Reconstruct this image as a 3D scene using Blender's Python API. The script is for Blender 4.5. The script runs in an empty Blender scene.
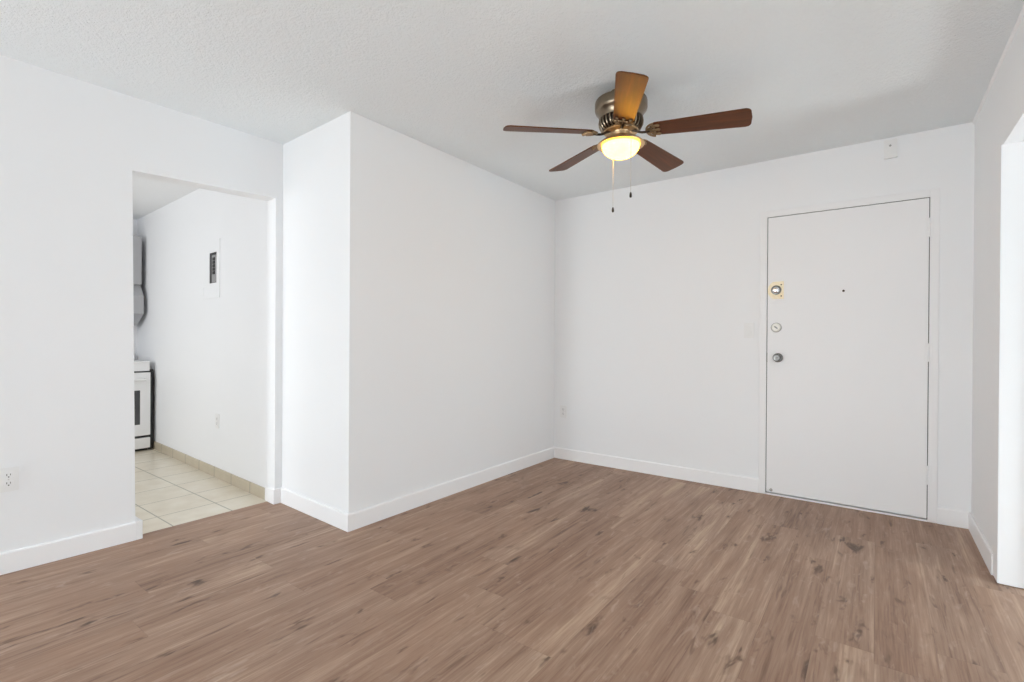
import bpy, bmesh, math, random
from mathutils import Vector, Matrix
PI = math.pi
scene = bpy.context.scene
C = scene.collection
random.seed(4)

# ------------------------------------------------------------------ camera
CAM_H = 1.1221
YAW, PITCH, ROLL, FPX = 0.6359, -0.0037, 0.0060, 493.63
cy, sy = math.cos(YAW), math.sin(YAW)
fwd0, right0, up0 = Vector((-sy, cy, 0)), Vector((cy, sy, 0)), Vector((0, 0, 1))
fwd = fwd0*math.cos(PITCH) + up0*math.sin(PITCH)
up1 = up0*math.cos(PITCH) - fwd0*math.sin(PITCH)
right = right0*math.cos(ROLL) + up1*math.sin(ROLL)
up = up1*math.cos(ROLL) - right0*math.sin(ROLL)
cam_data = bpy.data.cameras.new('camera')
cam_data.sensor_width = 36.0
cam_data.lens = FPX/1024*36.0
cam_data.clip_start = 0.02
cam = bpy.data.objects.new('camera', cam_data)
C.objects.link(cam)
cam.matrix_world = Matrix(((right.x, up.x, -fwd.x, 0), (right.y, up.y, -fwd.y, 0),
                           (right.z, up.z, -fwd.z, CAM_H), (0, 0, 0, 1)))
scene.camera = cam

# ------------------------------------------------------------------ world, lights, exposure
scene.view_settings.view_transform = 'Standard'
scene.view_settings.look = 'None'
scene.view_settings.gamma = 1.0
scene.view_settings.use_curve_mapping = False
scene.view_settings.exposure = 0.25
scene.cycles.use_denoising = True
scene.cycles.max_bounces = 14
scene.cycles.diffuse_bounces = 10
scene.cycles.sample_clamp_indirect = 8.0
world = bpy.data.worlds.new('sky')
scene.world = world
world.use_nodes = True
world.node_tree.nodes['Background'].inputs[0].default_value = (0.80, 0.90, 1.0, 1)
world.node_tree.nodes['Background'].inputs[1].default_value = 1.0

def area(name, loc, rot, sx, sy_, power, col=(1, 1, 1)):
    l = bpy.data.lights.new(name, 'AREA')
    l.shape = 'RECTANGLE'
    l.size, l.size_y, l.energy, l.color = sx, sy_, power, col
    o = bpy.data.objects.new(name, l)
    C.objects.link(o)
    o.location, o.rotation_euler = loc, rot
    return o
# daylight through the wide window behind the camera and through the kitchen window
DAY = (0.855, 0.95, 1.0)
area('daylight_rear_window', (-1.45, -4.66, 0.75), (PI/2+0.35, 0, 0), 3.2, 1.2, 14, DAY)
area('daylight_kitchen_window', (-4.75, -1.15, 1.45), (PI/2, 0, 0), 1.5, 1.2, 19, (0.965, 0.965, 1.0))
area('hall_area_fill', (3.00, 2.75, 0.75), (PI/2+0.5, 0, PI/2), 1.3, 1.0, 20, (0.815, 0.945, 1.0))  # added fill from the hall, brightens the long side of the partition
# added soft point fills without a visible source, in the hall and behind the camera
for nm, pos, pw in (('room_fill', (-2.9, -3.6, 0.30), 186), ('camera_side_fill', (0.20, -0.55, 0.30), 15), ('hall_fill', (1.6, 2.92, 0.35), 31)):
    ld = bpy.data.lights.new(nm, 'POINT')
    ld.energy, ld.color, ld.shadow_soft_size = pw, ((0.815, 0.945, 1.0) if nm == 'hall_fill' else DAY), 0.25
    lo_ = bpy.data.objects.new(nm, ld)
    C.objects.link(lo_)
    lo_.location = pos

# ------------------------------------------------------------------ materials
def s2l(c):
    return tuple((v/12.92 if v <= 0.04045 else ((v+0.055)/1.055)**2.4) for v in c)
def rgb(r, g, b):
    return s2l((r/255, g/255, b/255)) + (1.0,)

class NT:
    def __init__(self, name):
        self.m = bpy.data.materials.new(name)
        self.m.use_nodes = True
        self.t = self.m.node_tree
        self.b = self.t.nodes['Principled BSDF']
    def n(self, typ, **kw):
        nd = self.t.nodes.new(typ)
        for k, v in kw.items():
            setattr(nd, k, v)
        return nd
    def put(self, sock, v):
        if isinstance(v, bpy.types.NodeSocket):
            self.t.links.new(v, sock)
        else:
            sock.default_value = v
    def math(self, op, a, b=0.0, c=0.0, clamp=False):
        nd = self.n('ShaderNodeMath', operation=op, use_clamp=clamp)
        for i, v in enumerate((a, b, c)):
            self.put(nd.inputs[i], v)
        return nd.outputs[0]
    def mix(self, fac, a, b, blend='MIX'):
        nd = self.n('ShaderNodeMix', data_type='RGBA', blend_type=blend)
        self.put(nd.inputs[0], fac); self.put(nd.inputs[6], a); self.put(nd.inputs[7], b)
        return nd.outputs[2]
    def ramp(self, fac, stops):
        nd = self.n('ShaderNodeValToRGB')
        els = nd.color_ramp.elements
        while len(els) < len(stops):
            els.new(0.5)
        for e, (p, c) in zip(els, stops):
            e.position = p
            e.color = c if len(c) == 4 else (*c, 1)
        self.put(nd.inputs[0], fac)
        return nd.outputs[0]
    def noise(self, vec, scale, detail=2.0, rough=0.5, dist=0.0):
        nd = self.n('ShaderNodeTexNoise')
        self.put(nd.inputs['Vector'], vec)
        nd.inputs['Scale'].default_value = scale
        nd.inputs['Detail'].default_value = detail
        nd.inputs['Roughness'].default_value = rough
        nd.inputs['Distortion'].default_value = dist
        return nd.outputs[0]
    def obj(self):
        return self.n('ShaderNodeTexCoord').outputs['Object']
    def comb(self, x, y, z):
        nd = self.n('ShaderNodeCombineXYZ')
        for i, v in enumerate((x, y, z)):
            self.put(nd.inputs[i], v)
        return nd.outputs[0]
    def sep(self, v):
        nd = self.n('ShaderNodeSeparateXYZ')
        self.put(nd.inputs[0], v)
        return nd.outputs
    def bump(self, h, strength, dist):
        nd = self.n('ShaderNodeBump')
        nd.inputs['Strength'].default_value = strength
        nd.inputs['Distance'].default_value = dist
        self.put(nd.inputs['Height'], h)
        self.t.links.new(nd.outputs[0], self.b.inputs['Normal'])
    def base(self, v): self.put(self.b.inputs['Base Color'], v)
    def rough(self, v): self.put(self.b.inputs['Roughness'], v)

def plain(name, col, rough=0.5, metal=0.0, spec=0.5):
    k = NT(name)
    k.base(col); k.rough(rough)
    k.b.inputs['Metallic'].default_value = metal
    k.b.inputs['Specular IOR Level'].default_value = spec
    return k.m
def painted(name, col, rough, bscale=0, bstr=0, bdist=0.001):
    k = NT(name)
    o = k.obj()
    f = k.noise(o, 1.3, 2)
    a = col; b = tuple(c*0.985 for c in col[:3]) + (1,)
    k.base(k.mix(f, a, b)); k.rough(rough)
    k.b.inputs['Specular IOR Level'].default_value = 0.3
    if bscale:
        k.bump(k.noise(o, bscale, 3, 0.6), bstr, bdist)
    return k.m

M = {}
M['wall'] = painted('white_wall_paint', (0.885, 0.895, 0.905, 1), 0.62, 90, 0.12, 0.001)
M['trim'] = painted('white_trim_paint', (0.925, 0.925, 0.93, 1), 0.38)
M['door'] = painted('white_door_paint', (0.89, 0.89, 0.895, 1), 0.42, 14, 0.08, 0.001)
M['plastic'] = plain('white_plastic', (0.85, 0.85, 0.845, 1), 0.35)
M['dark'] = plain('dark_slot', (0.03, 0.03, 0.03, 1), 0.6)
M['gap'] = plain('dark_gap_fill', (0.06, 0.06, 0.06, 1), 0.8)
M['steel'] = plain('brushed_steel', (0.50, 0.49, 0.47, 1), 0.32, 1.0)
M['dark_steel'] = plain('dark_steel', (0.20, 0.195, 0.185, 1), 0.30, 1.0)
M['satin_nickel'] = plain('satin_nickel', (0.66, 0.65, 0.62, 1), 0.28, 1.0)
M['chrome'] = plain('chrome', (0.80, 0.80, 0.82, 1), 0.15, 1.0)
M['ivory'] = plain('ivory_lock_face', rgb(246, 245, 238), 0.35)
M['enamel'] = plain('white_enamel', (0.86, 0.86, 0.86, 1), 0.22)
M['black_glass'] = plain('black_oven_glass', (0.06, 0.06, 0.062, 1), 0.12)
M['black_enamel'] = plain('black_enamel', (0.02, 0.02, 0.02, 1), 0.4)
M['cabinet'] = plain('grey_cabinet_paint', rgb(176, 176, 178), 0.45)
M['breaker_grey'] = plain('grey_breaker_plastic', rgb(150, 150, 150), 0.5)

k = NT('brass_plate')
k.base(k.mix(k.noise(k.obj(), 60, 3), rgb(240, 220, 176), rgb(250, 242, 222)))
k.rough(0.42); k.b.inputs['Metallic'].default_value = 0.15
M['brass'] = k.m

k = NT('antique_pewter')
k.base(k.mix(k.noise(k.obj(), 25, 3), (0.20, 0.155, 0.11, 1), (0.33, 0.265, 0.19, 1)))
k.rough(0.30); k.b.inputs['Metallic'].default_value = 1.0
M['pewter'] = k.m
k = NT('aged_brass')
k.base(k.mix(k.noise(k.obj(), 30, 3), (0.62, 0.42, 0.22, 1), (0.74, 0.54, 0.32, 1)))
k.rough(0.34); k.b.inputs['Metallic'].default_value = 1.0
M['fan_brass'] = k.m
M['iron'] = plain('antique_brass', (0.34, 0.235, 0.135, 1), 0.36, 1.0)
M['chain'] = plain('bead_chain', (0.62, 0.60, 0.55, 1), 0.35, 0.4)
M['fan_dark'] = plain('dark_bronze', (0.045, 0.03, 0.02, 1), 0.35, 0.7)

k = NT('mahogany_blade')
x, y, z = k.sep(k.obj())
g = k.noise(k.comb(k.math('MULTIPLY', x, 3.0), k.math('MULTIPLY', y, 46.0), z), 1.0, 4, 0.6, 0.6)
k.base(k.ramp(g, [(0.30, rgb(44, 14, 4)), (0.52, rgb(72, 29, 9)), (0.72, rgb(98, 45, 16))]))
k.rough(0.46); k.b.inputs['Specular IOR Level'].default_value = 1.0
k.b.inputs['Specular Tint'].default_value = (1.0, 0.58, 0.30, 1)
M['blade'] = k.m

k = NT('lit_alabaster_glass')
k.base((0.30, 0.24, 0.14, 1)); k.rough(0.25)
f = k.noise(k.obj(), 16, 3, 0.5, 1.0)
k.put(k.b.inputs['Emission Color'], k.mix(f, (1.0, 0.46, 0.026, 1), (1.0, 0.53, 0.037, 1)))
k.b.inputs['Emission Strength'].default_value = 20.0
M['lamp_glass'] = k.m

# popcorn ceiling
k = NT('textured_white_ceiling')
o = k.obj()
k.base((0.850, 0.890, 0.905, 1)); k.rough(0.8); k.b.inputs['Specular IOR Level'].default_value = 0.2
h = k.math('ADD', k.noise(o, 85, 3, 0.7), k.math('MULTIPLY', k.noise(o, 34, 2), 0.6))
k.bump(h, 0.85, 0.007)
M['ceiling'] = k.m

# laminate planks running along Y
k = NT('brown_laminate_planks')
x, y, z = k.sep(k.obj())
W, LEN = 0.182, 1.22
row = k.math('FLOOR', k.math('DIVIDE', x, W))
wn = k.n('ShaderNodeTexWhiteNoise', noise_dimensions='1D'); k.put(wn.inputs['W'], row)
u = k.math('ADD', k.math('DIVIDE', y, LEN), k.math('MULTIPLY', wn.outputs['Value'], 7.3))
pid = k.math('FLOOR', u)
wn2 = k.n('ShaderNodeTexWhiteNoise', noise_dimensions='2D')
k.put(wn2.inputs['Vector'], k.comb(row, pid, 0.0))
rnd = wn2.outputs['Value']
rcol = k.sep(wn2.outputs['Color'])
zz = k.math('MULTIPLY', rnd, 40.0)
def stretched(sx, sy_, detail, rough=0.5, dist=0.0, off=0.0):
    return k.noise(k.comb(k.math('MULTIPLY', x, sx), k.math('MULTIPLY', y, sy_), k.math('ADD', zz, off)), 1.0, detail, rough, dist)
broad = stretched(9.0, 0.9, 3, 0.5, 0.8)
streak = stretched(38.0, 1.6, 4, 0.6, 0.6, 3.0)
fine = stretched(150.0, 5.0, 3, 0.6, 0.0, 5.0)
cross = stretched(22.0, 6.0, 3, 0.6, 1.5, 9.0)
tone = k.math('ADD', k.math('MULTIPLY', broad, 0.40), k.math('MULTIPLY', streak, 0.42))
tone = k.math('ADD', tone, k.math('MULTIPLY', fine, 0.30))
tone = k.math('ADD', tone, k.math('MULTIPLY', k.math('SUBTRACT', rnd, 0.5), 0.07))
col = k.ramp(tone, [(0.36, rgb(106, 77, 61)), (0.48, rgb(143, 113, 94)), (0.60, rgb(165, 136, 116)), (0.74, rgb(198, 172, 147))])
# knots and dark smears
kn = stretched(16.0, 5.0, 3, 0.55, 0.35, 17.0)
kmask = k.ramp(kn, [(0.605, (0, 0, 0, 1)), (0.69, (1, 1, 1, 1))])
col = k.mix(k.math('MULTIPLY', kmask, 0.62), col, rgb(98, 72, 58))
kcore = k.ramp(kn, [(0.660, (0, 0, 0, 1)), (0.73, (1, 1, 1, 1))])
col = k.mix(k.math('MULTIPLY', kcore, 0.8), col, rgb(66, 47, 38))
kn2 = stretched(34.0, 3.0, 2, 0.5, 0.6, 29.0)
kmask2 = k.ramp(kn2, [(0.64, (0, 0, 0, 1)), (0.75, (1, 1, 1, 1))])
col = k.mix(k.math('MULTIPLY', kmask2, 0.6), col, rgb(96, 71, 58))
lt = k.ramp(cross, [(0.58, (0, 0, 0, 1)), (0.72, (1, 1, 1, 1))])
col = k.mix(k.math('MULTIPLY', lt, 0.34), col, rgb(204, 182, 165))
# plank-to-plank hue shift: some greyer, some pinker
col = k.mix(k.math('MULTIPLY', rcol[1], 0.30), col, rgb(159, 123, 99))
# fine joints
fx = k.math('FRACT', k.math('DIVIDE', x, W)); fu = k.math('FRACT', u)
ex = k.math('LESS_THAN', fx, 0.010); eu = k.math('LESS_THAN', fu, 0.0018)
seam = k.math('MAXIMUM', ex, eu)
col = k.mix(k.math('MULTIPLY', seam, 0.22), col, rgb(84, 64, 54))
k.base(col)
k.rough(k.math('ADD', 0.40, k.math('MULTIPLY', streak, 0.12)))
k.b.inputs['Specular IOR Level'].default_value = 0.38
k.bump(k.math('SUBTRACT', k.math('MULTIPLY', fine, 0.25), seam), 0.12, 0.001)
M['wood'] = k.m

# beige kitchen tiles
k = NT('beige_floor_tile')
x, y, z = k.sep(k.obj())
S = 0.333
tx = k.math('DIVIDE', k.math('ADD', x, 3.60), S); ty = k.math('DIVIDE', k.math('SUBTRACT', y, 1.497), S)
gx = k.math('ABSOLUTE', k.math('SUBTRACT', k.math('FRACT', k.math('ADD', tx, 0.5)), 0.5))
gy = k.math('ABSOLUTE', k.math('SUBTRACT', k.math('FRACT', k.math('ADD', ty, 0.5)), 0.5))
g = k.math('LESS_THAN', k.math('MINIMUM', gx, gy), 0.011)
wn = k.n('ShaderNodeTexWhiteNoise', noise_dimensions='2D')
k.put(wn.inputs['Vector'], k.comb(k.math('FLOOR', tx), k.math('FLOOR', ty), 0.0))
cl = k.noise(k.obj(), 5.0, 4, 0.6)
col = k.ramp(cl, [(0.3, rgb(214, 203, 182)), (0.55, rgb(226, 217, 199)), (0.75, rgb(234, 228, 213))])
col = k.mix(k.math('MULTIPLY', wn.outputs['Value'], 0.25), col, rgb(214, 210, 194))
k.base(k.mix(g, col, rgb(176, 172, 158)))
k.rough(k.mix(g, (0.3, 0.3, 0.3, 1), (0.8, 0.8, 0.8, 1)))
k.bump(k.math('SUBTRACT', 1.0, g), 0.3, 0.002)
M['tile'] = k.m
k = NT('beige_tile_skirting')
x, y, z = k.sep(k.obj())
tx = k.math('DIVIDE', k.math('ADD', x, 3.63), 0.327)
gx = k.math('ABSOLUTE', k.math('SUBTRACT', k.math('FRACT', k.math('ADD', tx, 0.5)), 0.5))
g = k.math('LESS_THAN', gx, 0.012)
col = k.mix(k.noise(k.obj(), 9.0, 3), rgb(186, 174, 152), rgb(204, 194, 174))
k.base(k.mix(g, col, rgb(138, 132, 118))); k.rough(0.35)
M['tile_skirt'] = k.m

# ------------------------------------------------------------------ mesh helpers
def link(name, bm, mat, parent=None, smooth=False, loc=None):
    bmesh.ops.recalc_face_normals(bm, faces=bm.faces)
    me = bpy.data.meshes.new(name)
    bm.to_mesh(me); bm.free()
    if smooth:
        for p in me.polygons:
            p.use_smooth = True
        try:
            me.set_sharp_from_angle(angle=math.radians(38))
        except Exception:
            pass
    me.materials.append(mat)
    o = bpy.data.objects.new(name, me)
    C.objects.link(o)
    if parent is not None:
        o.parent = parent
    if loc is not None:
        o.location = loc
    return o
def struct(o):
    o['kind'] = 'structure'
    return o
def thing(name, label, cat, loc=(0, 0, 0), rz=0.0, group=None):
    o = bpy.data.objects.new(name, None)
    C.objects.link(o)
    o.empty_display_size = 0.05
    o.location, o.rotation_euler = loc, (0, 0, rz)
    o['label'], o['category'] = label, cat
    if group:
        o['group'] = group
    return o
def add_prism(bm, pts, z0, z1, mtx=None):
    b = [bm.verts.new((p[0], p[1], z0)) for p in pts]
    t = [bm.verts.new((p[0], p[1], z1)) for p in pts]
    n = len(pts)
    fs = [bm.faces.new(b[::-1]), bm.faces.new(t)]
    for i in range(n):
        fs.append(bm.faces.new((b[i], b[(i+1) % n], t[(i+1) % n], t[i])))
    if mtx is not None:
        bmesh.ops.transform(bm, matrix=mtx, verts=b+t)
    return b + t
def add_box(bm, lo, hi, bev=0.0, seg=2, mtx=None):
    x0, y0, z0 = lo; x1, y1, z1 = hi
    tmp = bmesh.new()
    add_prism(tmp, [(x0, y0), (x1, y0), (x1, y1), (x0, y1)], z0, z1)
    if bev > 0:
        bmesh.ops.bevel(tmp, geom=list(tmp.edges), offset=bev, segments=seg, profile=0.5, affect='EDGES')
    merge(bm, tmp, mtx)
def merge(bm, tmp, mtx=None):
    vm = {}
    for v in tmp.verts:
        vm[v] = bm.verts.new(mtx @ v.co if mtx is not None else v.co)
    for f in tmp.faces:
        try:
            bm.faces.new([vm[v] for v in f.verts])
        except ValueError:
            pass
    tmp.free()
def add_lathe(bm, prof, seg=48, mtx=None, cap0=False, cap1=False):
    rings = []
    for r, z in prof:
        if r < 1e-6:
            rings.append([bm.verts.new((0, 0, z))])
        else:
            rings.append([bm.verts.new((r*math.cos(2*PI*i/seg), r*math.sin(2*PI*i/seg), z)) for i in range(seg)])
    for a, b in zip(rings, rings[1:]):
        for i in range(seg):
            j = (i+1) % seg
            if len(a) == 1:
                bm.faces.new((a[0], b[j], b[i]))
            elif len(b) == 1:
                bm.faces.new((a[i], a[j], b[0]))
            else:
                bm.faces.new((a[i], a[j], b[j], b[i]))
    if cap0 and len(rings[0]) > 1: bm.faces.new(rings[0][::-1])
    if cap1 and len(rings[-1]) > 1: bm.faces.new(rings[-1])
    if mtx is not None:
        bmesh.ops.transform(bm, matrix=mtx, verts=[v for r in rings for v in r])
def add_tube(bm, pts, rad, seg=10):
    pts = [Vector(p) for p in pts]
    rads = rad if isinstance(rad, (list, tuple)) else [rad]*len(pts)
    rings = []
    prev = None
    for i, p in enumerate(pts):
        d = (pts[min(i+1, len(pts)-1)] - pts[max(i-1, 0)]).normalized()
        ref = prev if prev is not None else (Vector((0, 0, 1)) if abs(d.z) < 0.9 else Vector((1, 0, 0)))
        s = (ref - d*ref.dot(d)).normalized()
        prev = s
        t = d.cross(s)
        rings.append([bm.verts.new(p + (s*math.cos(2*PI*q/seg) + t*math.sin(2*PI*q/seg))*rads[i]) for q in range(seg)])
    for a, b in zip(rings, rings[1:]):
        for q in range(seg):
            bm.faces.new((a[q], a[(q+1) % seg], b[(q+1) % seg], b[q]))
    bm.faces.new(rings[0][::-1]); bm.faces.new(rings[-1])
def bez(p0, p1, p2, p3, n=12):
    p0, p1, p2, p3 = map(Vector, (p0, p1, p2, p3))
    return [p0*(1-t)**3 + p1*3*t*(1-t)**2 + p2*3*t*t*(1-t) + p3*t**3 for t in [i/n for i in range(n+1)]]
def round_rect(w, h, r, n=6):
    out = []
    for cx, cy_, a0 in ((w/2-r, h/2-r, 0), (-w/2+r, h/2-r, 90), (-w/2+r, -h/2+r, 180), (w/2-r, -h/2+r, 270)):
        for i in range(n+1):
            a = math.radians(a0 + 90*i/n)
            out.append((cx + r*math.cos(a), cy_ + r*math.sin(a)))
    return out
def add_plate(bm, outline, t, bev=0.0, mtx=None):
    tmp = bmesh.new()
    add_prism(tmp, outline, 0, t)
    if bev > 0:
        top = [e for e in tmp.edges if all(abs(v.co.z - t) < 1e-7 for v in e.verts)]
        bmesh.ops.bevel(tmp, geom=top, offset=bev, segments=2, profile=0.5, affect='EDGES')
    merge(bm, tmp, mtx)
def frame_mtx(origin, xax, zax):
    xax = Vector(xax).normalized(); zax = Vector(zax).normalized()
    yax = zax.cross(xax)
    m = Matrix((xax, yax, zax)).transposed().to_4x4()
    m.translation = Vector(origin)
    return m
def offset_poly(pts, d):
    """offset of an open polyline to its right-hand side, mitred"""
    out = []
    for i, p in enumerate(pts):
        ns = []
        if i > 0:
            e = (Vector(p) - Vector(pts[i-1])).normalized(); ns.append(Vector((e.y, -e.x)))
        if i < len(pts)-1:
            e = (Vector(pts[i+1]) - Vector(p)).normalized(); ns.append(Vector((e.y, -e.x)))
        if len(ns) == 1:
            out.append(Vector(p) + ns[0]*d)
        else:
            m = (ns[0] + ns[1]).normalized()
            out.append(Vector(p) + m*(d/m.dot(ns[0])))
    return out
def skirting(pts, spans, mat, h=0.100, t=0.013, chamf=0.004):
    """moulding profile swept along wall faces; spans = [(name, i0, i1)] vertex index ranges made one object each"""
    levels = [(0.0005, -0.001), (t, -0.001), (t, h-chamf*1.6), (t-chamf, h), (0.0005, h)]
    offs = [offset_poly([Vector(p) for p in pts], d) for d, _ in levels]
    for name, i0, i1 in spans:
        bm = bmesh.new()
        rings = []
        for i in range(i0, i1+1):
            rings.append([bm.verts.new((offs[q][i].x, offs[q][i].y, levels[q][1])) for q in range(len(levels))])
        nl = len(levels)
        for a, b in zip(rings, rings[1:]):
            for q in range(nl):
                bm.faces.new((a[q], a[(q+1) % nl], b[(q+1) % nl], b[q]))
        bm.faces.new(rings[0]); bm.faces.new(rings[-1][::-1])
        struct(link(name, bm, mat))

# ------------------------------------------------------------------ the room
H = 2.44
XA, YB, YP, XR = -2.464, 4.020, 1.747, 0.465
XL, YL, RL = -3.264, 1.781, 0.0357
def LW(y):                       # face of the left wall (it runs very slightly off square)
    return XL + (y - YL)*math.tan(RL)
def KY(x):                       # face of the kitchen's far wall
    return 1.741 - 0.0487*(x + 3.384)
YREAR, YO0, YO1 = -4.70, 0.962, 1.733        # rear wall, left wall opening
TH = 0.12
bm = bmesh.new(); add_prism(bm, [(-3.62, YREAR-0.1), (3.2, YREAR-0.1), (3.2, 4.14), (-3.352, 4.14), (-3.352, -1.40), (-3.62, -1.40)], -0.03, 0.0)
struct(link('floor', bm, M['wood']))
bm = bmesh.new(); add_prism(bm, [(-6.60, -1.45), (-3.352, -1.45), (-3.352, 2.1), (-6.60, 2.1)], -0.03, 0.0)
struct(link('floor_kitchen', bm, M['tile']))
bm = bmesh.new(); add_prism(bm, [(-3.62, YREAR-0.1), (3.2, YREAR-0.1), (3.2, 4.14), (-3.62, 4.14)], H, H+0.05)
struct(link('ceiling', bm, M['ceiling']))
bm = bmesh.new(); add_prism(bm, [(-6.60, -1.45), (-3.36, -1.45), (-3.36, 2.1), (-6.60, 2.1)], 2.392, H)
struct(link('ceiling_kitchen', bm, M['wall']))

# left wall with the kitchen opening
bm = bmesh.new()
vs = add_prism(bm, [(LW(YREAR), YREAR), (LW(YO0), YO0), (LW(YO0)-TH, YO0), (LW(YREAR)-TH, YREAR)], 0, H)
for v in vs[5:7]:                                           # the opening's edge is slightly out of plumb
    v.co.y -= 0.024
add_prism(bm, [(LW(YO1), YO1), (XL, YL), (XL-TH, YL), (LW(YO1)-TH, YO1)], 0, H)
vs = add_prism(bm, [(LW(YO0-0.028), YO0-0.028), (LW(YO1), YO1), (LW(YO1)-TH, YO1), (LW(YO0)-TH, YO0-0.028)], 2.036, H)
for v in vs[:4]:                                            # the header sags a little towards one side
    v.co.z = 2.036 if v.co.y < 1.3 else 2.064
struct(link('wall_left', bm, M['wall']))
# closet block: its end faces the camera, its long side runs to the back wall
bm = bmesh.new()
add_prism(bm, [(XL, YL), (XA, YP), (XA, YB), (XL, YB)], 0, H)
struct(link('wall_partition', bm, M['wall']))
bm = bmesh.new()
add_prism(bm, [(XL-TH+0.004, KY(XL-TH)), (XL-TH+0.004, 2.1), (-6.60, 2.1), (-6.60, KY(-6.60))], 0, H)
struct(link('wall_kitchen', bm, M['wall']))
bm = bmesh.new(); add_prism(bm, [(-6.60, -1.45), (-6.45, -1.45), (-6.45, KY(-6.45)), (-6.60, KY(-6.6))], 0, 2.392)
struct(link('wall_kitchen_end', bm, M['wall']))
# kitchen window wall (behind the picture plane)
bm = bmesh.new()
for a in (((-6.6, -1.45, 0), (-5.55, -1.30, 2.392)), ((-3.95, -1.45, 0), (-3.36, -1.30, 2.392)),
          ((-5.55, -1.45, 0), (-3.95, -1.30, 0.82)), ((-5.55, -1.45, 2.08), (-3.95, -1.30, 2.392))):
    add_box(bm, *a)
struct(link('wall_kitchen_rear', bm, M['wall']))
# back wall with the entry door hole
DX0, DX1, DH = -0.6465, 0.2635, 2.022
FR = 0.046
bm = bmesh.new()
add_box(bm, (XL, YB, 0), (DX0-0.006, YB+TH, H))
add_box(bm, (DX1+0.006, YB, 0), (3.2, YB+TH, H))
add_box(bm, (DX0-0.006, YB, DH+0.006), (DX1+0.006, YB+TH, H))
struct(link('wall_back', bm, M['wall']))
# right wall with the hall opening
YH1, YH0, HH = 3.195, 1.55, 2.035
bm = bmesh.new()
add_box(bm, (XR, YH1, 0), (XR+TH, YB, H))
add_box(bm, (XR, -1.15, 0), (XR+TH, YH0, H))
add_box(bm, (XR, YREAR, 0), (XR+TH, -3.85, H))
add_box(bm, (XR, -3.85, 0), (XR+TH, -1.15, 0.25))
add_box(bm, (XR, -3.85, 2.34), (XR+TH, -1.15, H))
add_box(bm, (XR, YH0, HH), (XR+TH, YH1, H))
struct(link('wall_right', bm, M['wall']))
# hall beyond the right wall
bm = bmesh.new()
add_box(bm, (XR+TH, YH1+0.021, 0), (XR+TH+0.30, YH1+0.14, H))
struct(link('wall_hall', bm, M['wall']))
bm = bmesh.new()
for a in (((3.05, 1.0, 0), (3.2, 1.75, H)), ((3.05, 3.45, 0), (3.2, YB, H)), ((3.05, 1.75, 0), (3.2, 3.45, 0.16)), ((3.05, 1.75, 2.24), (3.2, 3.45, H))):
    add_box(bm, *a)
struct(link('wall_hall_side', bm, M['wall']))
bm = bmesh.new(); add_box(bm, (XR+TH, 1.0, 0), (3.05, 1.12, H)); struct(link('wall_hall_end', bm, M['wall']))
# wall behind the camera with the big window
bm = bmesh.new()
for a in (((-3.62, YREAR-TH, 0), (-3.10, YREAR, H)), ((0.20, YREAR-TH, 0), (XR+TH, YREAR, H)),
          ((-3.10, YREAR-TH, 0), (0.20, YREAR, 0.25)), ((-3.10, YREAR-TH, 2.34), (0.20, YREAR, H))):
    add_box(bm, *a)
struct(link('wall_rear', bm, M['wall']))
def window(name, x0, x1, z0, z1, y, n, mtx=None):
    bm = bmesh.new()
    w = 0.05
    add_box(bm, (x0, y-0.05, z0), (x1, y, z0+w)); add_box(bm, (x0, y-0.05, z1-w), (x1, y, z1))
    for i in range(n+1):
        xc = x0 + (x1-x0-w)*i/n
        add_box(bm, (xc, y-0.049, z0+0.01), (xc+w, y-0.001, z1-0.01))
    if mtx is not None:
        bmesh.ops.transform(bm, matrix=mtx, verts=bm.verts)
    struct(link(name, bm, M['trim']))
window('window_3', -3.85, -1.15, 0.25, 2.34, 0.0, 2, Matrix(((0, -1, 0, XR+0.04), (1, 0, 0, 0), (0, 0, 1, 0), (0, 0, 0, 1))))
window('window_1', -3.10, 0.20, 0.25, 2.34, YREAR-0.04, 3)
window('window_2', -5.55, -3.95, 0.82, 2.08, -1.35, 2)

# door jamb lining of the hall opening with its stop bead and flat casing
bm = bmesh.new()
add_box(bm, (XR-0.001, YH1-0.014, 0.004), (XR+TH+0.012, YH1+0.002, HH))
add_box(bm, (XR+0.092, YH1-0.026, 0.004), (XR+0.126, YH1-0.012, HH-0.001), 0.003)
add_box(bm, (XR+TH+0.005, YH1-0.018, 0.004), (XR+TH+0.30, YH1+0.02, HH+0.06), 0.003)
struct(link('trim_1', bm, M['trim']))
bm = bmesh.new()
add_box(bm, (XR-0.007, YH1-0.014, 0.004), (XR+0.001, YH1+0.085, HH+0.0), 0.002)
struct(link('trim_2', bm, M['wall']))
# thin caulked bead along the right-hand ceiling joint
bm = bmesh.new()
add_prism(bm, [(XR+0.001, H+0.001), (XR-0.012, H+0.001), (XR-0.010, H-0.006), (XR-0.006, H-0.010), (XR+0.001, H-0.012)], 0, YB-0.002-YREAR,
          Matrix(((1, 0, 0, 0), (0, 0, 1, YREAR), (0, 1, 0, 0), (0, 0, 0, 1))))
struct(link('trim_3', bm, M['trim']))

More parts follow.
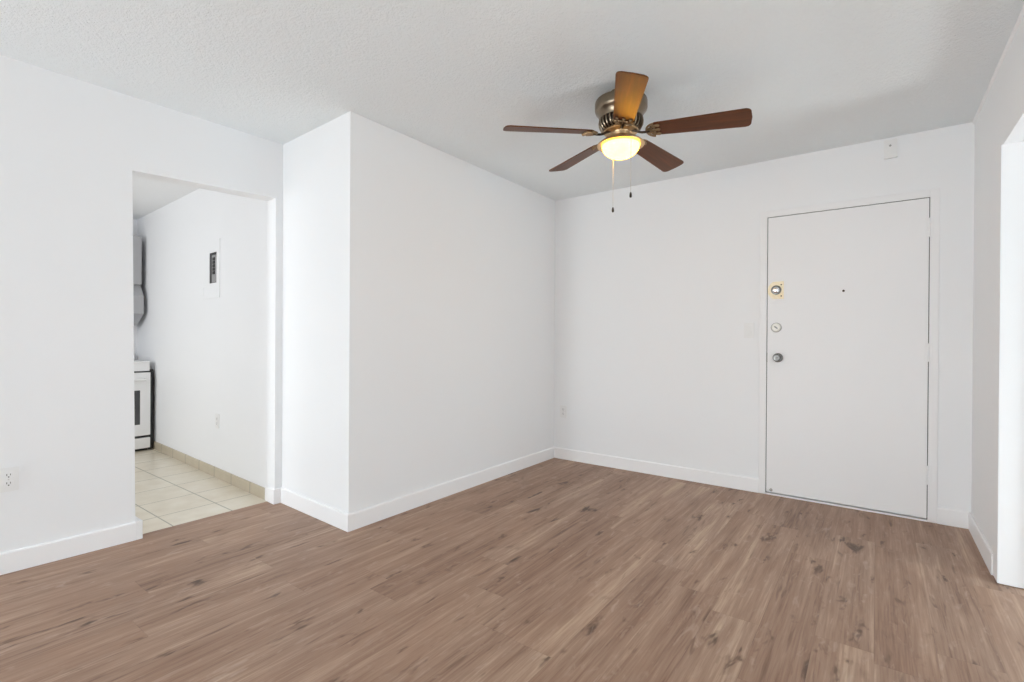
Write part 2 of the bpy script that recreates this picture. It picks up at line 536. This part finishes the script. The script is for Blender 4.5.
# baseboards
kx0 = XL-TH-0.004
skirting([(LW(YREAR), YREAR), (LW(YO0), YO0)], [('baseboard_left', 0, 1)], M['trim'])
bm = bmesh.new()                                            # thick end block of the baseboard at the opening
add_box(bm, (LW(YO0)-TH, YO0-0.0005, -0.001), (LW(YO0)+0.0130, YO0+0.030, 0.1005), 0.003)
struct(link('baseboard_return', bm, M['trim']))
chain = [(kx0, KY(kx0)), (LW(YO1), YO1), (XL, YL), (XA, YP), (XA, YB), (DX0-FR, YB)]
skirting(chain, [('baseboard_jamb', 0, 2), ('baseboard_partition', 2, 3), ('baseboard_side', 3, 4), ('baseboard_back', 4, 5)], M['trim'])
skirting([(DX1+FR, YB), (XR, YB), (XR, YH1+0.09)], [('baseboard_entry', 0, 1), ('baseboard_right', 1, 2)], M['trim'])
skirting([(XR, YH0), (XR, YREAR)], [('baseboard_right_rear', 0, 1)], M['trim'])
skirting([(-5.83, KY(-5.83)), (kx0-0.002, KY(kx0))], [('baseboard_kitchen', 0, 1)], M['tile_skirt'], h=0.078, t=0.010, chamf=0.002)

# ------------------------------------------------------------------ entry door
door = bpy.data.objects.new('door_1', None)
C.objects.link(door); door.location = (0, 0, 0); door['kind'] = 'structure'
door['label'] = 'white flat entry door in the back wall with three locks'
YF = YB - 0.006                   # face of the door slab
bm = bmesh.new(); add_box(bm, (DX0+0.004, YF, 0.019), (DX1-0.004, YF+0.044, DH-0.004), 0.0015, 1)
link('door_panel', bm, M['door'], door)
bm = bmesh.new()
add_box(bm, (DX0-FR, YB-0.010, 0.0), (DX0, YB+0.060, DH+FR), 0.0018, 1)
add_box(bm, (DX1, YB-0.010, 0.0), (DX1+FR, YB+0.060, DH+FR), 0.0018, 1)
add_box(bm, (DX0-0.001, YB-0.0099, DH), (DX1+0.001, YB+0.060, DH+FR-0.0001), 0.0018, 1)
add_box(bm, (DX0-0.002, YB+0.040, 0.0), (DX1+0.002, YB+0.075, DH+0.01))
link('door_frame', bm, M['door'], door)
bm = bmesh.new()
add_box(bm, (DX0-0.001, YB+0.0385, 0.0), (DX1+0.001, YB+0.0398, DH))
add_box(bm, (DX0+0.0002, YF+0.004, 0.012), (DX0+0.0038, YB+0.0385, DH-0.001))
add_box(bm, (DX1-0.0038, YF+0.004, 0.012), (DX1-0.0002, YB+0.0385, DH-0.001))
add_box(bm, (DX0+0.0002, YF+0.004, DH-0.0036), (DX1-0.0002, YB+0.0385, DH-0.0005))
link('door_gap_shade', bm, M['gap'], door)  # dark strips put the shade of the gaps round the slab into colour
bm = bmesh.new(); add_box(bm, (DX0, YB-0.012, 0.0), (DX1, YB+0.04, 0.010), 0.002)
link('threshold', bm, M['trim'], door)
def hinge(z0, z1):
    bm = bmesh.new()
    n = 5
    for i in range(n):
        a, b = z0 + (z1-z0)*i/n, z0 + (z1-z0)*(i+1)/n
        add_lathe(bm, [(0, a+.0006), (0.0055, a+.0006), (0.0060, a+.002), (0.0060, b-.002), (0.0055, b-.0006), (0, b-.0006)], 14,
                  Matrix.Translation((DX1-0.0005, YF-0.006, 0)))
    add_box(bm, (DX1-0.018, YF-0.0022, z0), (DX1+0.001, YF+0.001, z1), 0.0008, 1)
    add_box(bm, (DX1-0.001, YF-0.0072, z0), (DX1+0.017, YF-0.003, z1), 0.0008, 1)
    link('hinge', bm, M['door'], door)
for z0, z1 in ((1.775, 1.893), (0.997, 1.112), (0.232, 0.350)):
    hinge(z0, z1)
FM = lambda x, z, y=YF: frame_mtx((x, y, z), (1, 0, 0), (0, -1, 0))       # local x = right, local y = up, local z = out of the wall
# brass plate with a chrome thumb turn
bm = bmesh.new()
out = [(0.052, -0.064), (0.052, 0.064)]
for i in range(1, 13):
    a = PI/2 + PI*i/13
    out.append((-0.004 + 0.047*math.cos(a), 0.064*math.sin(a)))
add_plate(bm, out, 0.003, 0.001, FM(-0.590, 1.487))
pl = link('lock_plate', bm, M['brass'], door)
pl['label'] = 'worn brass lock plate'
bm = bmesh.new()
for px, pz in ((0.036, 0.040), (0.036, -0.042)):
    add_lathe(bm, [(0.0, 0.0055), (0.003, 0.0052), (0.0048, 0.004), (0.0050, 0.002)], 14, FM(-0.590+px, 1.487+pz))
link('screw', bm, M['fan_dark'], pl)
bm = bmesh.new()
add_lathe(bm, [(0.0335, 0.002), (0.0335, 0.010), (0.031, 0.014), (0.026, 0.0145), (0.024, 0.012), (0.0, 0.0115)], 40, FM(-0.586, 1.489))
link('lock_ring', bm, M['dark_steel'], pl, True)
bm = bmesh.new()
add_lathe(bm, [(0.0225, 0.0112), (0.0225, 0.016), (0.020, 0.018), (0.0, 0.0185)], 36, FM(-0.586, 1.489))
add_plate(bm, round_rect(0.040, 0.010, 0.0045), 0.012, 0.002, FM(-0.586, 1.489) @ Matrix.Translation((0, 0, 0.0175)))
link('thumb_turn', bm, M['chrome'], pl, True)
# painted-over patch edge under the plate
bm = bmesh.new()
add_box(bm, (DX0+0.012, YF-0.0014, 1.399), (-0.500, YF+0.001, 1.405), 0.0006, 1)
link('paint_ridge', bm, M['door'], door)
# ivory deadbolt
bm = bmesh.new()
add_lathe(bm, [(0.031, 0.0), (0.031, 0.006), (0.027, 0.012), (0.022, 0.013), (0.0, 0.013)], 40, FM(-0.584, 1.218))
db = link('deadbolt', bm, M['ivory'], door, True)
bm = bmesh.new()
add_lathe(bm, [(0.0345, 0.0), (0.0345, 0.004), (0.032, 0.0065), (0.0305, 0.0055), (0.0305, 0.001)], 40, FM(-0.584, 1.218))
link('lock_ring', bm, M['steel'], db, True)
db['label'] = 'ivory round deadbolt'
bm = bmesh.new()
add_plate(bm, round_rect(0.026, 0.008, 0.0035), 0.012, 0.002, FM(-0.584, 1.218) @ Matrix.Translation((0, 0, 0.0128)) @ Matrix.Rotation(math.radians(-38), 4, 'Z'))
link('thumb_turn', bm, M['dark_steel'], db, True)
# round knob
bm = bmesh.new()
add_lathe(bm, [(0.033, 0.0), (0.033, 0.004), (0.030, 0.008), (0.016, 0.010)], 40, FM(-0.572, 1.000))
kb = link('door_knob', bm, M['dark_steel'], door, True)
bm = bmesh.new()
add_lathe(bm, [(0.0125, 0.008), (0.0115, 0.022), (0.014, 0.030), (0.0245, 0.036), (0.0275, 0.044), (0.0265, 0.054), (0.020, 0.060), (0.012, 0.0605), (0.011, 0.058), (0.0, 0.058)], 40, FM(-0.572, 1.000))
link('knob', bm, M['dark_steel'], kb, True)
bm = bmesh.new()
add_plate(bm, round_rect(0.014, 0.004, 0.0018), 0.005, 0.001, FM(-0.572, 1.000) @ Matrix.Translation((0, 0, 0.0578)))
link('lock_button', bm, M['fan_dark'], kb)
bm = bmesh.new()
add_lathe(bm, [(0.0075, 0.0), (0.0075, 0.003), (0.006, 0.004), (0.0045, 0.0036), (0.0040, 0.0015), (0.0, 0.0015)], 20, FM(-0.181, 1.462))
link('peephole', bm, M['fan_dark'], door, True)
bm = bmesh.new()
add_box(bm, (DX0+0.0008, YF-0.0012, 0.965), (DX0+0.0052, YF+0.006, 1.035))
link('latch_plate', bm, M['fan_dark'], door)
bm = bmesh.new()
add_lathe(bm, [(0.011, 0.0), (0.010, 0.004), (0.006, 0.007), (0.0, 0.008)], 18, FM(-0.611, 0.036))
link('door_bumper', bm, M['steel'], door, True)

# ------------------------------------------------------------------ switch, sockets, chime box
def socket(origin, xax, nrm, label, group=None):
    t = thing('power_outlet', label, 'outlet', origin, 0, group)
    base = frame_mtx((0, 0, 0), xax, nrm)
    bm = bmesh.new(); add_plate(bm, round_rect(0.070, 0.114, 0.005), 0.005, 0.002, base)
    link('cover_plate', bm, M['plastic'], t)
    for zc in (0.0195, -0.0195):
        bm = bmesh.new()
        o = [(-0.0165, -0.010), (-0.0165, 0.010), (-0.010, 0.0145), (0.010, 0.0145), (0.0165, 0.010), (0.0165, -0.010), (0.010, -0.0145), (-0.010, -0.0145)][::-1]
        add_plate(bm, o, 0.0072, 0.0008, base @ Matrix.Translation((0, zc, 0)))
        r = link('receptacle', bm, M['plastic'], t)
        bm = bmesh.new()
        add_box(bm, (-0.0075, -0.001, 0.0070), (-0.0050, 0.008, 0.0075), mtx=base @ Matrix.Translation((0, zc, 0)))
        add_box(bm, (0.0050, 0.000, 0.0070), (0.0072, 0.008, 0.0075), mtx=base @ Matrix.Translation((0, zc, 0)))
        add_lathe(bm, [(0.0, 0.0075), (0.0028, 0.0075), (0.0028, 0.0068)], 14, base @ Matrix.Translation((0, zc-0.0068, 0)))
        link('socket_slot', bm, M['dark'], r)
    bm = bmesh.new(); add_lathe(bm, [(0.0, 0.0066), (0.002, 0.0064), (0.0032, 0.0048)], 12, base)
    link('screw', bm, M['satin_nickel'], t)
    return t
lx = Vector((math.sin(RL), math.cos(RL), 0)); ln = Vector((math.cos(RL), -math.sin(RL), 0))
socket((LW(0.466), 0.466, 0.442), lx, ln, 'white duplex outlet low on the left wall beside the kitchen opening')
socket((-2.360, YB, 0.446), (1, 0, 0), (0, -1, 0), 'white outlet low on the back wall near the inner corner')
kd = Vector((1, -0.0487, 0)).normalized(); kn_ = Vector((-0.0487, -1, 0)).normalized()
socket((-4.245, KY(-4.245), 0.452), kd, kn_, 'white outlet low on the kitchen wall beyond the opening')
# light switch
t = thing('light_switch', 'white rocker light switch on the back wall beside the entry door', 'light switch', (-0.7665, YB, 1.198))
base = frame_mtx((0, 0, 0), (1, 0, 0), (0, -1, 0))
bm = bmesh.new(); add_plate(bm, round_rect(0.070, 0.114, 0.005), 0.005, 0.002, base); link('cover_plate', bm, M['plastic'], t)
bm = bmesh.new()
add_prism(bm, [(-0.033, 0.0), (0.033, 0.0), (0.033, 0.0050), (0.0, 0.0075), (-0.033, 0.0105)], -0.0165, 0.0165,
          base @ Matrix(((0, 0, 1, 0), (1, 0, 0, 0), (0, 1, 0, 0), (0, 0, 0, 1))))
link('rocker', bm, M['plastic'], t)
# chime box over the door
t = thing('door_chime', 'small white box high on the back wall above the entry door', 'chime', (0.065, YB, 2.362))
bm = bmesh.new(); add_plate(bm, round_rect(0.068, 0.118, 0.006), 0.022, 0.003, base); link('housing', bm, M['plastic'], t)
bm = bmesh.new(); add_lathe(bm, [(0.0, 0.0226), (0.006, 0.0226), (0.0075, 0.021)], 16, base @ Matrix.Translation((-0.002, 0.020, 0)))
link('button', bm, M['breaker_grey'], t)

# ------------------------------------------------------------------ electrical panel on the kitchen wall
ex_ = -4.378
t = thing('electrical_panel', 'white breaker panel with a dark switch slot on the kitchen wall', 'electrical panel', (ex_, KY(ex_), 1.676))
base = frame_mtx((0, 0, 0), kd, kn_)
bm = bmesh.new()
w, h = 0.345, 0.470
ox0, ox1, oz0, oz1 = -0.035, 0.112, -0.112, 0.136
T0 = 0.005
add_box(bm, (-w/2, -h/2, 0), (ox0, h/2, T0), mtx=base)
add_box(bm, (ox1, -h/2, 0), (w/2, h/2, T0), mtx=base)
add_box(bm, (ox0, -h/2, 0), (ox1, oz0, T0), mtx=base)
add_box(bm, (ox0, oz1, 0), (ox1, h/2, T0), mtx=base)
link('cover', bm, M['wall'], t)
bm = bmesh.new(); add_box(bm, (ox0, oz0, 0.0002), (ox1, oz1, 0.0010), mtx=base); link('recess', bm, M['dark'], t)
bm = bmesh.new(); add_box(bm, (ox0+0.045, oz0+0.004, 0.0008), (ox1-0.004, oz1-0.022, 0.0038), 0.001, 1, base); link('breaker_bank', bm, M['breaker_grey'], t)
for i in range(5):
    zc = oz0 + 0.082 + i*0.028
    bm = bmesh.new(); add_box(bm, (ox0+0.070, zc-0.012, 0.0032), (ox0+0.112, zc+0.012, 0.0085), 0.001, 1, base)
    link('breaker', bm, M['dark'], t)
bm = bmesh.new(); add_box(bm, (-w/2-0.004, -h/2+0.02, 0), (-w/2+0.008, -h/2+0.095, 0.007), 0.001, 1, base); link('latch', bm, M['wall'], t)

# ------------------------------------------------------------------ kitchen range, cabinet, hood
SX = -5.800
st = thing('kitchen_range', 'white freestanding oven range with dark window at the kitchen end', 'stove', (SX, 1.428, 0))
def sb(name, lo, hi, mat, bev=0.003, parent=None):
    bm = bmesh.new(); add_box(bm, lo, hi, bev); return link(name, bm, M[mat], parent or st)
hw = 0.380
sb('body', (-0.60, -hw, 0.03), (-0.022, hw, 0.868), 'enamel', 0.004)
sb('toe_kick', (-0.58, -hw+0.01, 0.0), (-0.04, hw-0.01, 0.035), 'black_enamel', 0.0)
sb('front_gap', (-0.026, -hw+0.004, 0.02), (-0.014, hw-0.004, 0.80), 'black_enamel', 0.0)
sb('gap_shade_block', (-0.60, hw-0.004, 0.012), (-0.02, hw+0.034, 0.80), 'black_enamel', 0.002)  # black block that paints in the shade of the gap between range and wall
cp = sb('control_panel', (-0.03, -hw, 0.786), (0.0, hw, 0.868), 'enamel', 0.006)
for yk in (-0.30, -0.20, -0.10, 0.0):
    bm = bmesh.new()
    add_lathe(bm, [(0.022, 0.0), (0.022, 0.010), (0.017, 0.014), (0.015, 0.028), (0.0, 0.030)], 24, frame_mtx((0.0, yk, 0.828), (0, 1, 0), (1, 0, 0)))
    link('knob', bm, M['enamel'], cp, True)
dr = bmesh.new()
wy0, wy1, wz0, wz1 = -hw+0.085, hw-0.085, 0.265, 0.600
add_box(dr, (-0.014, -hw, 0.155), (0.018, wy0, 0.772), 0.002)
add_box(dr, (-0.014, wy1, 0.155), (0.018, hw, 0.772), 0.002)
add_box(dr, (-0.014, wy0-0.002, 0.155), (0.018, wy1+0.002, wz0), 0.002)
add_box(dr, (-0.014, wy0-0.002, wz1), (0.018, wy1+0.002, 0.772), 0.002)
d = link('oven_door', dr, M['enamel'], st)
bm = bmesh.new(); add_box(bm, (-0.010, wy0-0.001, wz0-0.001), (0.014, wy1+0.001, wz1+0.001)); link('oven_window', bm, M['black_glass'], d)
bm = bmesh.new()
add_tube(bm, [(0.016, -0.33, 0.705), (0.050, -0.325, 0.705), (0.056, -0.30, 0.705), (0.056, 0.30, 0.705), (0.050, 0.325, 0.705), (0.016, 0.33, 0.705)], 0.012, 12)
link('handle', bm, M['enamel'], d, True)
sb('drawer', (-0.014, -hw, 0.028), (0.016, hw, 0.130), 'enamel', 0.003)
ck = sb('cooktop', (-0.60, -hw-0.002, 0.866), (0.003, hw+0.002, 0.882), 'enamel', 0.004)
for bx_, by in ((-0.16, -0.19), (-0.16, 0.19), (-0.43, -0.19), (-0.43, 0.19)):
    bm = bmesh.new()
    add_lathe(bm, [(0.045, 0.0), (0.045, 0.008), (0.03, 0.014), (0.0, 0.014)], 24, Matrix.Translation((bx_, by, 0.8815)))
    for a in range(4):
        ca, sa = math.cos(a*PI/2+PI/4), math.sin(a*PI/2+PI/4)
        add_tube(bm, [(bx_+0.03*ca, by+0.03*sa, 0.896), (bx_+0.105*ca, by+0.105*sa, 0.896), (bx_+0.11*ca, by+0.11*sa, 0.8815)], 0.005, 8)
    link('burner', bm, M['black_enamel'], ck)
sb('backguard', (-0.60, -hw, 0.878), (-0.555, hw, 0.95), 'enamel', 0.006)

cb = thing('upper_cabinet', 'grey upper cabinet on the kitchen end wall above the range hood', 'cabinet', (-6.45, 1.42, 1.66))
def cbx(name, lo, hi, mat, par, bev=0.002):
    bm = bmesh.new(); add_box(bm, lo, hi, bev); return link(name, bm, M[mat], par)
cbx('carcass', (0.0, -0.40, 0.0), (0.32, 0.412, 0.50), 'cabinet', cb)
for y0, y1 in ((-0.398, -0.002), (0.002, 0.410)):
    dd = cbx('door', (0.321, y0, 0.003), (0.340, y1, 0.497), 'cabinet', cb)
    cbx('door_handle', (0.340, (y0+0.03 if y0 > -0.1 else y1-0.045), 0.04), (0.358, (y0+0.045 if y0 > -0.1 else y1-0.03), 0.14), 'satin_nickel', dd)
hd = thing('range_hood', 'grey range hood with sloping front above the white stove', 'range hood', (-6.45, 1.43, 1.24))
bm = bmesh.new()
add_prism(bm, [(0.0, 0.0), (0.20, 0.0), (0.40, 0.12), (0.40, 0.30), (0.30, 0.42), (0.0, 0.42)], -0.395, 0.400,
          Matrix(((1, 0, 0, 0), (0, 0, 1, 0), (0, 1, 0, 0), (0, 0, 0, 1))))
link('canopy', bm, M['cabinet'], hd)
bm = bmesh.new(); add_box(bm, (0.02, -0.30, -0.006), (0.19, 0.30, 0.002)); link('filter', bm, M['steel'], hd)

# ------------------------------------------------------------------ ceiling fan
FX, FY = -1.1036, 2.4595
fan = thing('ceiling_fan', 'brown five-blade ceiling fan with a lit glass bowl on the white ceiling', 'ceiling fan', (FX, FY, 0))
bm = bmesh.new()
add_lathe(bm, [(0.0, 2.4395), (0.058, 2.4395), (0.060, 2.434), (0.060, 2.402), (0.116, 2.397), (0.134, 2.391), (0.137, 2.382), (0.137, 2.348),
               (0.134, 2.338), (0.127, 2.330), (0.120, 2.320), (0.114, 2.306), (0.1125, 2.296), (0.108, 2.296)], 64)
hs = link('motor_housing', bm, M['pewter'], fan, True)
bm = bmesh.new()
add_lathe(bm, [(0.108, 2.296), (0.110, 2.280), (0.107, 2.262), (0.098, 2.246), (0.084, 2.236), (0.050, 2.232), (0.0, 2.232)], 64)
vb = link('vent_base', bm, M['fan_dark'], hs, True)
bm = bmesh.new()
for i in range(30):
    a = 2*PI*i/30
    da = 0.055
    pts = []
    for r, z in ((0.1100, 2.297), (0.1135, 2.282), (0.1115, 2.262), (0.102, 2.244), (0.088, 2.233)):
        pts.append((r*math.cos(a+da*(2.297-z)*18), r*math.sin(a+da*(2.297-z)*18), z))
    add_tube(bm, pts, 0.0046, 6)
link('vent_rib', bm, M['pewter'], hs, True)
bm = bmesh.new()
add_lathe(bm, [(0.090, 2.236), (0.092, 2.230), (0.088, 2.226), (0.052, 2.224), (0.050, 2.220), (0.049, 2.204), (0.055, 2.198), (0.0, 2.194)], 48)
link('switch_housing', bm, M['fan_brass'], fan, True)
bm = bmesh.new()
add_lathe(bm, [(0.040, 2.200), (0.068, 2.194), (0.094, 2.184), (0.112, 2.172), (0.1225, 2.163), (0.1245, 2.159), (0.1215, 2.155), (0.106, 2.154), (0.0985, 2.156), (0.095, 2.161), (0.06, 2.172)], 64)
link('light_fitter', bm, M['fan_brass'], fan, True)
bm = bmesh.new()
prof = [(0.0972, 2.160), (0.0976, 2.154)]
for i in range(1, 13):
    a = PI/2*i/12
    prof.append((0.0976*math.cos(a), 2.154 - 0.064*math.sin(a)))
prof[-1] = (0.0, 2.090)
add_lathe(bm, prof, 56)
link('glass_bowl', bm, M['lamp_glass'], fan, True)['label'] = 'glowing warm white glass bowl'
# five blades with their irons
R0, R1 = 0.150, 0.632
def blade_outline():
    pts = []
    w0, w1 = 0.052, 0.068
    # root end: shallow arc
    for i in range(9):
        a = PI/2 + PI*i/8
        pts.append((R0 + 0.035 + 0.035*math.cos(a)*1.0, w0*math.sin(a)))
    # tip: rounded corners and a gently bowed end
    rc = 0.024
    for i in range(7):
        a = -PI/2 + (PI/2)*i/6
        pts.append((R1-0.004-rc + rc*math.cos(a), -w1+rc + rc*math.sin(a)))
    pts.append((R1, 0.0))
    for i in range(7):
        a = 0 + (PI/2)*i/6
        pts.append((R1-0.004-rc + rc*math.cos(a), w1-rc + rc*math.sin(a)))
    return pts
PH = math.radians(-133.7)
def make_iron(blade):
    bm = bmesh.new()
    z = -0.0045
    # crescent round the blade root
    arc = [(R0+0.030 - 0.045*math.cos(a), 0.052*math.sin(a), z) for a in [math.radians(q) for q in range(-85, 86, 17)]]
    add_tube(bm, arc, 0.0055, 8)
    # three filigree prongs, a cross bar and screw heads
    for yy in (-0.034, 0.0, 0.034):
        add_tube(bm, bez((R0-0.012, yy*0.25, z), (R0+0.012, yy*0.4, z), (R0+0.020, yy*1.2, z), (R0+0.050, yy, z), 8), [0.006]*7+[0.007, 0.009], 8)
        add_lathe(bm, [(0.0, -0.011), (0.0045, -0.010), (0.006, -0.006), (0.006, -0.002)], 14, Matrix.Translation((R0+0.050, yy, 0)))
    add_tube(bm, [(R0+0.016, -0.045, z), (R0+0.028, -0.020, z), (R0+0.022, 0.0, z), (R0+0.028, 0.020, z), (R0+0.016, 0.045, z)], 0.0048, 8)
    return link('blade_iron', bm, M['iron'], blade, True)
def make_blade(i):
    bm = bmesh.new()
    tmp = bmesh.new()
    add_prism(tmp, blade_outline(), 0.0, 0.006)
    bmesh.ops.bevel(tmp, geom=[e for e in tmp.edges if abs(e.verts[0].co.z-e.verts[1].co.z) < 1e-6], offset=0.0015, segments=2, affect='EDGES', profile=0.5)
    merge(bm, tmp)
    b = link('blade', bm, M['blade'], fan)
    tip = (2.197, 2.203, 2.185, 2.196, 2.207)[i]          # each blade sags by its own small amount
    droop = math.atan2(2.214 - tip, 0.49)
    b.location = (0, 0, 2.214 + math.tan(droop)*R0)
    b.rotation_euler = (Matrix.Rotation(PH + 2*PI*i/5, 3, 'Z') @ Matrix.Rotation(droop, 3, 'Y') @ Matrix.Rotation(math.radians(-13), 3, 'X')).to_euler()
    make_iron(b)
    a = PH + 2*PI*i/5
    bm = bmesh.new()
    dn = bez((0.060, 0, 2.232), (0.088, 0, 2.218), (0.105, 0, 2.200), (0.152, 0, 2.208), 12)
    add_tube(bm, [(p.x*math.cos(a), p.x*math.sin(a), p.z) for p in dn], [0.010, 0.009, 0.008, 0.007]+[0.0065]*9, 8)
    link('blade_arm', bm, M['fan_dark'], fan, True)
for i in range(5):
    make_blade(i)
# pull chains
def chain_part(dx, dy, z0, z1, col):
    bm = bmesh.new()
    z = z0
    add_tube(bm, [(dx, dy, z0), (dx, dy, z1)], 0.0012, 6)
    while z > z1:
        tmp = bmesh.new(); bmesh.ops.create_icosphere(tmp, subdivisions=1, radius=0.0018)
        merge(bm, tmp, Matrix.Translation((dx, dy, z))); z -= 0.0052
    c = link('pull_chain', bm, M[col], fan, True)
    bm = bmesh.new()
    add_lathe(bm, [(0.0, z1+0.002), (0.0035, z1), (0.0055, z1-0.008), (0.0065, z1-0.020), (0.0045, z1-0.026), (0.0, z1-0.027)], 14, Matrix.Translation((dx, dy, 0)))
    link('chain_pull', bm, M['fan_dark'], c, True)
vx, vy = -math.sin(YAW), math.cos(YAW)          # away from the camera, across the floor
chain_part(vx*0.085 - 0.022*vy, vy*0.085 + 0.022*vx, 2.180, 1.850, 'chain')
chain_part(-vx*0.122 + 0.026*vy, -vy*0.122 - 0.026*vx, 2.162, 1.872, 'chain')
